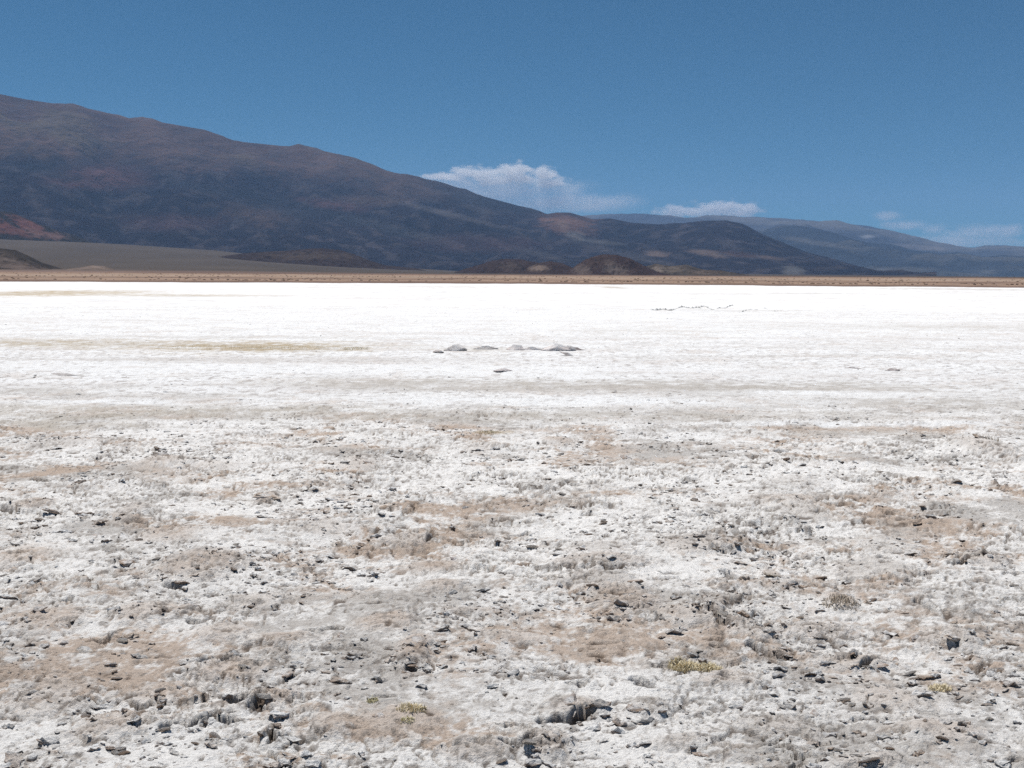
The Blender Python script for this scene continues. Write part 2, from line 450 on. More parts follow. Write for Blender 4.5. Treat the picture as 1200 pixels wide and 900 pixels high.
# near grid: a fan of ground ahead of the viewer, finer where it is close
NR, NC = 790, 1150
u = np.linspace(2.35 ** -.5, 55.0 ** -.5, NR)
rr = (u ** -2).astype(np.float32)
th = np.radians(np.linspace(-40, 40, NC)).astype(np.float32)
RR, TH = np.meshgrid(rr, th, indexing='ij')
X = RR * np.sin(TH); Y = RR * np.cos(TH)
H, C = crust(X, Y)
fade = ss(55, 48, RR)
H = H * fade
o = grid_mesh('salt_crust', X, Y, H, C, M_SALT)
tag(o, 'rough white and grey-brown salt crust broken into clods in the foreground', kind='structure')


def zat(x, y):
    return float(crust(np.array([x], np.float32), np.array([y], np.float32), False)[0])


# far salt pan with its irregular shore
def shore(th_):
    px = 600 + FPX * np.tan(th_)
    base = np.interp(px, [0, 1200], [0, 0]) + 187
    return base * (1 + .05 * pn(th_ * 9, th_ * 0, 130) + .02 * pn(th_ * 45, th_ * 0, 131))


def annulus(name, r0, r1, nr, a0, a1, nc, zf, colf, mat, power=-1.0):
    if power == 0:
        rr = np.exp(np.linspace(math.log(r0), math.log(r1), nr))
    else:
        rr = np.linspace(r0 ** power, r1 ** power, nr) ** (1 / power)
    tt = np.radians(np.linspace(a0, a1, nc))
    R_, T_ = np.meshgrid(rr, tt, indexing='ij')
    X_ = R_ * np.sin(T_); Y_ = R_ * np.cos(T_)
    Z_ = zf(X_, Y_, R_, T_); C_ = colf(X_, Y_, R_, T_, Z_)
    return grid_mesh(name, X_, Y_, Z_, C_, mat)


def pan_z(X_, Y_, R_, T_):
    return .05 * fbm(X_ * .12, Y_ * .12, 3, 140) * ss(54, 65, R_) + .03 * np.abs(pn(X_ * .6, Y_ * .6, 141)) * ss(54, 65, R_) - .004 - .0 * R_


def pan_c(X_, Y_, R_, T_, Z_):
    _, c = crust(X_, Y_)
    s = ss(.05, .5, fbm(X_ * .07, Y_ * .25, 5, 150, .65)) * .38
    c = mix(c, np.array((.62, .62, .62), np.float32), s)
    return c


o = annulus('salt_flat', 54.5, 260, 200, -42, 42, 440, pan_z, pan_c, M_FLAT)
tag(o, 'flat blinding white salt pan stretching to the brown shore', kind='structure')

# the ground under and around everything, out past the mountains
def base_c(X_, Y_, R_, T_, Z_):
    c = np.broadcast_to(SALT, X_.shape + (3,)).copy()
    return mix(c, (.26, .20, .16), ss(190, 200, R_))


o = annulus('ground', 0.3, 60000, 60, -180, 180, 73, lambda a, b, R_, T_: -.35 - 0 * R_, base_c, M_FLAT, power=0)
tag(o, 'pale level desert ground reaching the foot of the mountains', kind='structure')

# ------------------------------------------------------------------ brown plain beyond the salt, rising as a fan to the left
def fan_height(X_, Y_, R_, T_):
    """height of the gravel fan"""
    px = 600 + FPX * np.tan(np.clip(T_, -1.2, 1.2))
    tilt = np.interp(px, [-900, 0, 150, 250, 350, 450, 540, 1400], [.040, .0275, .0235, .0195, .0125, .0065, .0025, .0])
    rise = ss(1300, 6800, R_)
    return tilt * R_ * rise


def plain_z(X_, Y_, R_, T_):
    s = shore(T_)
    e = R_ - s
    z = -.10 + .42 * ss(-1.5, 2.5, e + 1.2 * pn(X_ * .3, Y_ * .3, 160))
    z = z + .28 * fbm(X_ * .05, Y_ * .02, 3, 161) * ss(2, 20, e)
    z = z + .5 * ss(60, 110, e) * (1 + pn(X_ * .01, Y_ * .01, 163)) * .6 + .35 * ss(180, 300, e)
    z = np.where(e < -1.5, -.30, z)
    return z + fan_height(X_, Y_, R_, T_)


def plain_c(X_, Y_, R_, T_, Z_):
    e = R_ - shore(T_)
    c = np.broadcast_to(np.array((.30, .21, .155), np.float32), X_.shape + (3,)).copy()
    n = fbm(X_ * .02, Y_ * .06, 4, 170, .65)
    c = mix(c, (.20, .135, .105), .8 * ss(.0, .35, n))
    c = mix(c, (.13, .085, .07), .8 * ss(4, 0, e))
    c = mix(c, (.15, .10, .08), .75 * ss(48, 60, e) * ss(95, 75, e) * ss(-.4, .1, n))
    c = mix(c, (.34, .26, .20), .7 * ss(90, 120, e) * ss(260, 200, e))
    px = 600 + FPX * np.tan(np.clip(T_, -1.2, 1.2))
    c = mix(c, (.19, .125, .10), .9 * ss(330, 700, e) * ss(-.5, .5, n + .4))
    g = ss(1500, 2600, R_)
    c = mix(c, (.068, .054, .043), g)
    c = c * (1 + .3 * ss(800, 1600, R_) * fbm(X_ * .004, Y_ * .0012, 4, 172))[..., None]
    c = mix(c, (.10, .062, .05), .7 * ss(500, 900, R_) * ss(2600, 1500, R_) * ss(60, 260, px))
    return c


o = annulus('desert_plain', 165, 9000, 250, -60, 42, 420, plain_z, plain_c, M_PLAIN, power=-.8)
tag(o, 'brown and beige desert plain beyond the salt, rising into a grey gravel fan on the left', kind='structure')


# ------------------------------------------------------------------ mountains
def curve(pts):
    a = np.array([sky_pt(*p) for p in pts])
    return a[:, 0], a[:, 1]


def to_px(T_, tanel):
    return 600 + FPX * np.tan(T_), None


def project(X_, Y_, Z_):
    dz = Z_ - EYE
    f = X_ * fwd.x + Y_ * fwd.y + dz * fwd.z
    a = X_ * rgt.x + Y_ * rgt.y + dz * rgt.z
    b = X_ * upv.x + Y_ * upv.y + dz * upv.z
    return 600 + FPX * a / f, 450 - FPX * b / f


def blob(px, py, cx, cy, rx, ry, n, soft=.5, skew=0.0):
    yy = py - cy - skew * (px - cx)
    return 1 - ss(1 - soft, 1 + soft, np.sqrt(((px - cx) / rx) ** 2 + (yy / ry) ** 2) + .8 * n)


def mountain(name, pts, rbase, rridge, rback, nr, nc, a0, a1, relief, colf, mat, label, prof=1.35, sharp=.0, rug=None, seed=200, gul=1.0, left=None, right=None):
    """a range whose crest follows the photograph's skyline, with foot, crest and back at real distances"""
    ta, te = curve(pts)
    T_ = np.radians(np.linspace(a0, a1, nc))
    el = np.interp(T_, ta, te)
    if left is not None:
        k = T_ < ta[0]; el[k] = te[0] + (ta[0] - T_[k]) * left
    if right is not None:
        k = T_ > ta[-1]; el[k] = te[-1] + (T_[k] - ta[-1]) * right
    el = np.maximum(el, -.0006)
    R0 = np.interp(T_, *rbase); R1 = np.interp(T_, *rridge); RB = R1 + rback
    nf = int(nr * .86)
    t = np.concatenate([np.linspace(0, 1, nf), 1 + np.linspace(0, 1, nr - nf + 1)[1:]])
    TT, AA = np.meshgrid(t, T_, indexing='ij')
    f = np.clip(TT, 0, 1)
    R_ = np.where(TT <= 1, R0 + (R1 - R0) * f, R1 + (RB - R1) * (TT - 1))
    hr = el * R1 + EYE
    p = .30 * f + .70 * f ** prof
    Z_ = hr * p
    Z_ = np.where(TT > 1, hr * (1 - ss(0, 1, TT - 1)), Z_)
    X_ = R_ * np.sin(AA); Y_ = R_ * np.cos(AA)
    s = relief[0]
    warp = .35 * pn(X_ / s / 1.7, Y_ / s / 1.7, seed + 9)
    n1 = fbm(X_ / s + warp, Y_ / s, 6, seed, .55)
    ridged = 1 - 2 * np.abs(pn(X_ / s * 1.3 + warp + .4 * Y_ / s, Y_ / s * .45, seed + 3)) - .8 * np.abs(pn(X_ / s * 3.1 + warp, Y_ / s * 1.1, seed + 4))
    fine = fbm(X_ / s * 7, Y_ / s * 5, 4, seed + 5, .6)
    scale = np.clip(hr / np.max(hr), .12, 1) ** .6
    env = np.where(TT <= 1, np.sin(np.pi * np.clip(f, 0, 1) ** .8) ** .7, .4)
    env = env + .03
    Z_ = Z_ + relief[1] * scale * env * (n1 * .9 + gul * .45 * ridged + .13 * fine)
    Z_ = Z_ - 6 * (1 - ss(0, .03, f)) * (TT <= 1)
    px, py = project(X_, Y_, Z_)
    C_ = colf(px, py, X_, Y_, Z_, n1, fine, ridged)
    o = grid_mesh(name, X_, Y_, Z_, C_, mat)
    return tag(o, label, kind='structure')


SKY_MAIN = [(-420, 150), (-250, 118), (-120, 104), (-40, 106), (0, 110), (30, 116), (60, 121), (95, 127), (120, 134), (150, 141), (180, 142), (210, 147), (240, 152),
            (262, 160), (275, 166), (300, 168), (330, 171), (352, 172), (375, 180), (400, 186), (430, 193), (460, 202), (490, 208), (520, 217),
            (545, 224), (570, 231), (600, 239), (630, 248), (640, 251), (652, 249), (668, 249), (682, 253), (695, 257), (715, 256), (740, 261),
            (770, 263), (800, 263), (825, 261), (850, 261), (870, 264), (890, 273), (910, 283), (940, 294), (970, 304), (1000, 312), (1030, 323), (1060, 327)]


def main_col(px, py, X_, Y_, Z_, n1, fine, ridged):
    c = np.broadcast_to(np.array((.015, .013, .017), np.float32), px.shape + (3,)).copy()  # cloud shadow over the lower slopes, painted in as near-black rock
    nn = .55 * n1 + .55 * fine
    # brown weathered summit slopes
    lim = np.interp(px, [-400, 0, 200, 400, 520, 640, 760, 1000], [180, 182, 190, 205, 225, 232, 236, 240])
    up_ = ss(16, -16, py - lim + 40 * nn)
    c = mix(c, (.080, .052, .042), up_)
    c = mix(c, (.095, .080, .055), .6 * ss(.05, .4, n1) * up_)
    c = mix(c, (.055, .046, .046), .5 * ss(.0, .3, fine))
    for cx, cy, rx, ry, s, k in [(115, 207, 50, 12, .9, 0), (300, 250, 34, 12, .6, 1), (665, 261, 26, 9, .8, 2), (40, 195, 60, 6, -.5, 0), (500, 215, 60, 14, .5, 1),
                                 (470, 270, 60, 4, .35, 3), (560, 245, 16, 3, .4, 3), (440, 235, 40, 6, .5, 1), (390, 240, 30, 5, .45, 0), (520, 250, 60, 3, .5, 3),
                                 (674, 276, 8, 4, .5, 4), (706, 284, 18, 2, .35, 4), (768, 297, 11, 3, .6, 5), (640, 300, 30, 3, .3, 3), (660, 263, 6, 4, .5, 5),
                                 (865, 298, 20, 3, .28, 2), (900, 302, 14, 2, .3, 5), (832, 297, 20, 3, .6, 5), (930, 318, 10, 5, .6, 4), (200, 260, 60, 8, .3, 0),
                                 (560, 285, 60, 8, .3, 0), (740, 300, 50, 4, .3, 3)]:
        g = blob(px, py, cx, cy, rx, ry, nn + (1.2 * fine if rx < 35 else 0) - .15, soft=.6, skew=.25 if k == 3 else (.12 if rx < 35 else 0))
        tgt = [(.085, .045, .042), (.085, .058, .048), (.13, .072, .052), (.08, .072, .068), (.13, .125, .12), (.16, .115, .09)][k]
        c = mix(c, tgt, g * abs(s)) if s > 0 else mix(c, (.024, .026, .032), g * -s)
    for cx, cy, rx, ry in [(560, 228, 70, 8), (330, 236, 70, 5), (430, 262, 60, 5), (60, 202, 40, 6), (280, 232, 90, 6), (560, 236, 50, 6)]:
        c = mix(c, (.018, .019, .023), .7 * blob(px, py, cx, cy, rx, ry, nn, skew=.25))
    return c * np.clip(1 + .35 * fine[..., None] + .40 * ridged[..., None], .4, 1.8)  # relief shading put into the colour: darker gullies, lighter ridges


DEG = math.radians
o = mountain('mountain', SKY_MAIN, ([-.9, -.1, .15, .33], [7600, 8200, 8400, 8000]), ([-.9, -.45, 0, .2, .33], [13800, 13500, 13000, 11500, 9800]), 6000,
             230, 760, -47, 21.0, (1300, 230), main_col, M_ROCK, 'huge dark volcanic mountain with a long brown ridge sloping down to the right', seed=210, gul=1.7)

SKY_FAR = [(640, 262), (700, 256), (722, 252), (745, 250), (775, 253), (805, 256), (830, 253), (870, 256), (905, 257), (940, 260), (962, 262), (985, 261), (1020, 266),
           (1045, 271), (1070, 278), (1095, 284), (1120, 288), (1140, 291), (1155, 289), (1180, 289), (1200, 290), (1260, 296), (1400, 286), (1600, 300)]


def far_col(px, py, X_, Y_, Z_, n1, fine, ridged):
    c = np.broadcast_to(np.array((.05, .055, .066), np.float32), px.shape + (3,)).copy()
    c = mix(c, (.12, .115, .11), ss(-.1, .35, n1 + .3 * fine))
    c = mix(c, (.04, .045, .055), .8 * ss(.0, .4, fine - .5 * n1))
    c = mix(c, (.30, .30, .31), .8 * blob(px, py, 1018, 277, 9, 1.6, 1.6 * fine, soft=.8))
    c = mix(c, (.17, .16, .155), .6 * blob(px, py, 960, 290, 60, 5, fine, skew=.08))
    c = mix(c, (.17, .15, .14), .6 * blob(px, py, 1080, 290, 30, 3, fine, skew=.1))
    return c


o = mountain('mountain_range', SKY_FAR, ([-.1, .9], [15500, 15500]), ([-.1, .25, .9], [27000, 25000, 24000]), 7000, 130, 420, 0.5, 40,
             (3400, 420), far_col, M_FARROCK, 'distant pale blue mountain range sloping down along the right horizon', seed=260, prof=1.1)

SKY_MIDR = [(820, 330), (850, 300), (872, 283), (892, 272), (912, 267), (935, 266), (960, 270), (990, 277), (1015, 284), (1040, 287), (1070, 294), (1100, 298), (1125, 296), (1150, 301),
            (1175, 299), (1200, 300), (1280, 304), (1400, 310), (1500, 330)]


def midr_col(px, py, X_, Y_, Z_, n1, fine, ridged):
    c = np.broadcast_to(np.array((.032, .040, .052), np.float32), px.shape + (3,)).copy()
    c = mix(c, (.085, .085, .085), .8 * ss(.05, .4, n1 + .4 * fine))
    c = mix(c, (.12, .115, .11), .6 * blob(px, py, 960, 285, 40, 3, fine, skew=.15))
    c = mix(c, (.13, .125, .12), .5 * blob(px, py, 1060, 316, 40, 3, fine))
    return c


o = mountain('mountain_ridge', SKY_MIDR, ([-.1, .9], [12500, 12500]), ([-.1, .9], [17500, 17000]), 4000, 110, 360, 9, 37, (2100, 260), midr_col, M_FARROCK,
             'dark blue ridge in front of the distant pale range on the right', seed=290, prof=1.1)


# smaller hills standing in front
def hill(name, pts, rb, rr_, back, relief, base, patches, label, nr=60, nc=200, seed=300, prof=1.2, gul=1.0):
    def cf(px, py, X_, Y_, Z_, n1, fine, ridged):
        c = np.broadcast_to(np.array(base, np.float32), px.shape + (3,)).copy()
        c = mix(c, np.array(base) * .55, .6 * ss(.0, .35, fine))
        for cx, cy, rx, ry, s, col, sk in patches:
            c = mix(c, np.array(col) * .85, .75 * s * blob(px, py, cx, cy, rx, ry, .6 * n1 + 1.4 * fine - .1, soft=.6, skew=sk))
        return c
    ta, _ = curve(pts)
    return mountain(name, pts, ([-2, 2], [rb, rb]), ([-2, 2], [rr_, rr_]), back, nr, nc, math.degrees(ta[0]), math.degrees(ta[-1]), relief, cf, M_HILL, label,
                    seed=seed, prof=prof, gul=gul)


RED = (.21, .09, .075); PINK = (.20, .12, .105)
hill('red_hill', [(-330, 300), (-220, 250), (-120, 228), (-60, 232), (0, 247), (14, 249), (40, 260), (62, 268), (85, 275), (105, 283), (130, 289), (165, 296)],
     5600, 6900, 1500, (300, 80), (.030, .028, .026),
     [(-12, 262, 20, 7, .95, RED, .35), (14, 268, 20, 3.5, .8, RED, .4), (34, 265, 17, 6, 1.0, RED, .45), (42, 273, 10, 4, .8, PINK, .3), (60, 277, 14, 4, .9, PINK, .1),
      (76, 268, 12, 3, .35, RED, .2), (-60, 255, 40, 8, .8, RED, 0)],
     'dark hill with exposed red slopes at the left edge, below the mountain', seed=310)
hill('brown_hill', [(-260, 312), (-160, 282), (-80, 278), (-20, 288), (0, 291), (18, 293), (34, 300), (50, 308), (66, 313), (80, 317), (92, 321)],
     2150, 2500, 500, (90, 16), (.065, .054, .047),
     [(8, 308, 22, 6, .8, (.21, .165, .145), .2), (30, 314, 22, 4, .6, (.20, .15, .13), .1), (22, 298, 20, 2.5, .8, (.05, .045, .04), .4), (50, 309, 14, 2, .6, (.05, .045, .04), .4)],
     'low dark brown hill at the far left just behind the plain', seed=330)
hill('sand_hill', [(60, 321), (80, 315), (96, 313), (108, 311), (122, 312), (132, 315), (142, 320)], 2050, 2200, 200, (120, 4), (.20, .155, .13), [],
     'pale beige mound at the right foot of the low brown hill', seed=340, nr=24, nc=60)
hill('dark_hill', [(240, 306), (262, 300), (285, 297), (310, 295), (335, 294), (358, 292), (380, 291), (398, 293), (415, 298), (432, 305), (452, 311), (485, 314), (510, 319)],
     4300, 4900, 900, (200, 24), (.046, .035, .034), [(360, 300, 40, 4, .5, (.13, .10, .08), 0)],
     'long low dark hill on the gravel fan below the mountain', seed=350)
hill('grey_hill', [(525, 322), (545, 315), (570, 308), (592, 303), (612, 304), (632, 309), (650, 315), (670, 320), (700, 322)], 3500, 3900, 700, (100, 22), (.050, .037, .037),
     [(598, 312, 14, 4, .4, (.14, .11, .09), 0)], 'small rounded dark hill left of the highest rocky knoll', seed=360)
hill('small_hill', [(608, 322), (620, 313), (632, 308), (645, 306), (660, 309), (672, 314), (688, 322)], 3100, 3350, 400, (70, 12), (.056, .041, .040),
     [(630, 314, 12, 3, .8, (.26, .20, .16), 0)], 'little dark hill with a sandy patch between the grey hill and the rocky knoll', seed=370, nr=40, nc=90)
hill('rocky_knoll', [(655, 323), (672, 314), (685, 305), (697, 300), (709, 298), (722, 299), (738, 303), (752, 310), (765, 316), (785, 323)], 2800, 3150, 600, (75, 24), (.054, .038, .037),
     [(682, 316, 10, 5, .7, (.20, .16, .14), 0), (715, 314, 8, 6, .6, (.20, .17, .155), 0), (728, 317, 8, 5, .55, (.22, .18, .16), 0), (700, 306, 20, 5, .3, (.12, .085, .07), 0)],
     'highest dark rocky knoll with pale streaks near the middle of the plain', seed=380)
hill('eroded_hill', [(738, 323), (752, 314), (768, 309), (785, 312), (805, 310), (822, 316), (845, 317), (880, 323)], 2950, 3200, 400, (60, 14), (.08, .068, .06),
     [(772, 315, 6, 4, .9, (.26, .21, .18), 0), (790, 316, 10, 3, .6, (.22, .18, .15), 0), (825, 319, 14, 2, .5, (.24, .18, .15), 0)],
     'low eroded hill with pale gullies right of the rocky knoll', seed=390, nr=40, nc=120)

# ------------------------------------------------------------------ clods of salt and mud
def ico(sub):
    import bmesh
    bm = bmesh.new(); bmesh.ops.create_icosphere(bm, subdivisions=sub, radius=1)
    v = np.array([q.co[:] for q in bm.verts], np.float32); f = np.array([[q.index for q in p.verts] for p in bm.faces], np.int32)
    bm.free(); return v, f


ICO1, ICO2, ICO3 = ico(1), ico(2), ico(3)


def n3d(v, s, seed):
    return pn(v[:, 0] * s + v[:, 2] * 1.7 * s, v[:, 1] * s - v[:, 2] * 1.3 * s, seed) + pn(v[:, 2] * s + 5, v[:, 0] * s - v[:, 1] * s, seed + 1)


def clod_shape(seed, base=ICO2, flat=.6, jag=.45):
    v, f = base
    v = v.copy(); rs = np.random.default_rng(seed)
    d = 1 + jag * n3d(v, 1.3, seed) + jag * .5 * n3d(v, 3.0, seed + 5)
    v = v * d[:, None]
    for _ in range(5):                       # a few broken flat faces
        n = rs.normal(size=3); n[2] = abs(n[2]) * .7; n /= np.linalg.norm(n)
        lim = rs.uniform(.55, .85)
        e = v @ n - lim
        v = v - np.outer(np.maximum(e, 0), n)
    v = v * np.array([rs.uniform(.8, 1.3), rs.uniform(.7, 1.0), flat])
    return v.astype(np.float32), f


SMALL = [clod_shape(500 + i, ICO1, random.uniform(.35, .8), .5) for i in range(14)]
MEDIUM = [clod_shape(600 + i, ICO2, random.uniform(.35, .75), .5) for i in range(12)]
LARGE = [clod_shape(700 + i, ICO3, random.uniform(.45, .8), .5) for i in range(8)]


def rot(az, tx, ty):
    return np.array((Matrix.Rotation(az, 3, 'Z') @ Matrix.Rotation(tx, 3, 'X') @ Matrix.Rotation(ty, 3, 'Y')), np.float32)


def scatter(name, n, rlo, rhi, slo, shi, shapes, label, power=1.0, clump=.0, alo=-32, ahi=32, flake=False):
    cnt = n * 3
    r = rlo + (rhi - rlo) * RNG.random(cnt) ** power
    a = np.radians(RNG.uniform(alo, ahi, cnt))
    x = (r * np.sin(a)).astype(np.float32); y = (r * np.cos(a)).astype(np.float32)
    keep = fbm(x * 1.1, y * 1.1, 3, 400, .6) + RNG.normal(0, .15, cnt) > clump + (.45 * ss(9, 15.5, r) if flake else 0)
    x = x[keep][:n]; y = y[keep][:n]
    z, c = crust(x, y)
    vs, fs, cs = [], [], []; off = 0
    for i in range(len(x)):
        v, f = shapes[i % len(shapes)]
        s = slo * (shi / slo) ** (random.random() ** 1.8)
        w = v * s
        if flake:
            w = v * np.array([s * random.uniform(.8, 1.7), s, s * random.uniform(.28, .60)], np.float32)
            w[:, 2] += s * .9 * pn(v[:, 0] * 1.6 + i, v[:, 1] * 1.6, 5)
            w = w @ rot(random.uniform(-.7, .7), -random.uniform(.08, .42), random.uniform(-.2, .2)).T
            w = w + np.array([x[i], y[i], z[i] + s * random.uniform(-.05, .22)])
        else:
            w = w @ rot(random.random() * 6.28, random.uniform(-.5, .5), random.uniform(-.5, .5)).T
            w = w + np.array([x[i], y[i], z[i] + s * random.uniform(-.3, .12)])
        t = random.random()
        k = c[i] * .62 + (SALT if t < .55 else GREY if t < .78 else BROWN if t < .93 else MUD_SHADE * 2) * .38
        if flake: k = c[i] * .5 + (SALT if t < .6 else GREY * 1.1 if t < .8 else BROWN * 1.1) * .5
        k = k * random.uniform(.85, 1.05)
        under = ss(.15, -.35, v[:, 2] / max(.2, float(np.abs(v[:, 2]).max())))[:, None]     # muddy undersides, browned further to warm the shade under them
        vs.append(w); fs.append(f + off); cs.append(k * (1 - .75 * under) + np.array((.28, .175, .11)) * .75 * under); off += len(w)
    me = bpy.data.meshes.new(name)
    fill_mesh(me, np.concatenate(vs), np.concatenate(fs), np.concatenate(cs), False)
    me.materials.append(M_CLOD)
    ob = bpy.data.objects.new(name, me); COL.objects.link(ob)
    return tag(ob, label, kind='stuff')


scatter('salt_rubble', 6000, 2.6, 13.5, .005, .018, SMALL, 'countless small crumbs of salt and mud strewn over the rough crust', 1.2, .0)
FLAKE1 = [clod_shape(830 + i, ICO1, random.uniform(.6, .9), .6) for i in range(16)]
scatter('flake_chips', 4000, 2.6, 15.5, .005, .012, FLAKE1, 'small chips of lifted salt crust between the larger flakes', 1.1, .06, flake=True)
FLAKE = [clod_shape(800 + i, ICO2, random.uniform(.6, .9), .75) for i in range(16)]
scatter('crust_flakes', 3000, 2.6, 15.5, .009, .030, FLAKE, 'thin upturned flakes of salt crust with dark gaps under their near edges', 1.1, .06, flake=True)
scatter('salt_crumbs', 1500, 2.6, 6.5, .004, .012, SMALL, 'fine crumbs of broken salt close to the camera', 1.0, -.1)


scatter('pan_rubble', 1900, 11.5, 46, .008, .030, SMALL, 'small crumbs of salt crust dotted over the white pan', .8, .0)


def single(name, px, py, size, shape, col, label, cat, group=None, rz=None, tilt=(0, 0), sink=.25, scale=(1, 1, 1)):
    if name == 'salt_lump': sink = .55; scale = (scale[0] * 1.05, scale[1], scale[2] * 1.15)
    x, y = at(px, py)
    z = zat(x, y)
    v, f = shape
    me = bpy.data.meshes.new(name)
    v = v * size * np.array(scale, np.float32)
    if name == 'salt_lump': v[:, :2] *= (1 + .9 * ss(.5, -.3, v[:, 2] / (size * scale[2])))[:, None] * .8
    base = v[:, 2].min()
    n = n3d(v / size, 2.2, 77)
    k = np.array(col, np.float32)[None] * (1 + .5 * n[:, None])
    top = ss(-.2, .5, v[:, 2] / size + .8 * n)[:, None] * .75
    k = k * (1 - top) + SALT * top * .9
    fill_mesh(me, v, f, np.clip(k, .03, .85), name == 'salt_lump')
    me.materials.append(M_CLOD)
    ob = bpy.data.objects.new(name, me); COL.objects.link(ob)
    ob.location = (x, y, z - base * (1 - sink) * .6)
    ob.rotation_euler = (tilt[0], tilt[1], random.random() * 6.28 if rz is None else rz)
    if label: tag(ob, label, cat, group)
    return ob


# the lumps standing on the bright pan in the middle distance
def px_m(py, px=600):
    x1, y1 = at(px, py); x2, _ = at(px + 1, py); return abs(x2 - x1)


s = px_m(410)
LUMP = (.82, .73, .69)
single('salt_lump', 605, 410, 7.5 * s, LARGE[0], LUMP, 'small upright pinkish-grey salt lump, the middle of the row on the white pan', 'salt lump', rz=.4, scale=(.9, .8, 1.35))
single('salt_lump', 655, 411, 10 * s, LARGE[1], LUMP, 'broad flat-topped grey-brown salt lump at the right end of the row', 'salt lump', rz=0, scale=(1.2, .7, .75))
single('salt_lump', 667, 411, 9 * s, LARGE[5], (.45, .38, .35), 'low pinkish slab trailing off the right side of the broad salt lump', 'salt lump', rz=.2, scale=(1.3, .6, .7))
single('salt_lump', 535, 411, 11 * s, LARGE[2], (.76, .70, .66), 'low pale hump of crust left of the upright salt lump', 'salt lump', rz=1, scale=(1.1, .8, .85))
single('salt_lump', 513, 413, 5 * s, LARGE[3], (.5, .42, .38), 'tiny dark clod just left of the pale hump, leftmost of the row', 'salt lump', rz=2, scale=(1.3, .8, .8))
single('salt_lump', 569, 409, 8 * s, LARGE[4], (.65, .59, .55), 'thin low strip of grey clods between the pale hump and the upright lump', 'salt lump', rz=.1, scale=(1.4, .6, .5))
single('salt_lump', 626, 410, 8 * s, LARGE[6], (.6, .55, .53), 'flat grey clod between the upright lump and the broad lump', 'salt lump', rz=.1, scale=(1.4, .6, .5))
single('salt_lump', 668, 417, 6 * s, LARGE[7], (.38, .33, .31), 'small tilted flake in front of the broad salt lump', 'salt lump', rz=-.5, tilt=(0, .4), scale=(1.4, .6, .5))
single('salt_lump', 590, 435, 6 * s, LARGE[3], (.6, .52, .5), 'lone low clod in front of the row of salt lumps', 'salt lump', rz=1.2, scale=(1.5, .8, .5))
s = px_m(430)
single('salt_lump', 1046, 434, 8 * s, LARGE[2], (.42, .35, .33), 'low pinkish clod on the white pan at the right, before the grey streaks', 'salt lump', scale=(1.3, .8, .45))
single('salt_lump', 1000, 432, 5 * s, LARGE[6], (.40, .34, .32), 'small flat clod left of the pinkish clod on the right of the pan', 'salt lump', scale=(1.3, .8, .45))
single('salt_lump', 74, 439, 9 * s, LARGE[0], (.45, .41, .39), 'flat grey clod at the left on the white pan below the ochre streak', 'salt lump', scale=(1.4, .8, .25))

# the thin dark ridge of buckled crust far out
def pressure_ridge(px0, px1, py0, hgt, label, n=150):
    t = np.linspace(0, 1, n)
    P = np.array([at(px0 + (px1 - px0) * a, py0 + 1.8 * math.sin(a * 7 + px0) + .8 * math.sin(a * 19)) for a in t])
    k = np.linspace(-1, 1, 7)
    hh = hgt * np.clip(.55 + .8 * pn(t * 9, t * 0, 440) + .7 * pn(t * 31, t * 0, 441), .30, 1.1) * ss(0, .06, t) * ss(1, .94, t)
    X_ = P[:, 0][:, None] + 0 * k; Y_ = P[:, 1][:, None] + k[None] * hgt * 2.2
    Z_ = hh[:, None] * (1 - np.abs(k[None]) ** 1.5) * (1 + .5 * pn(X_ * 4, Y_ * 9, 442)) - .03
    C_ = np.array((.46, .46, .45)) * (1 + .8 * pn(X_ * 3, Y_ * 9, 443))[..., None]
    ob = grid_mesh('crust_ridge', X_, Y_, Z_, C_, M_CLOD, False)
    tag(ob, label, 'salt ridge')


pressure_ridge(760, 825, 362, .13, 'thin dark buckled ridge of crust far out on the pan, longest and leftmost')
pressure_ridge(815, 862, 360.5, .10, 'second faint buckled ridge of crust touching the end of the dark one')
pressure_ridge(862, 920, 363.5, .07, 'short broken line of dark crust right of the buckled ridges')

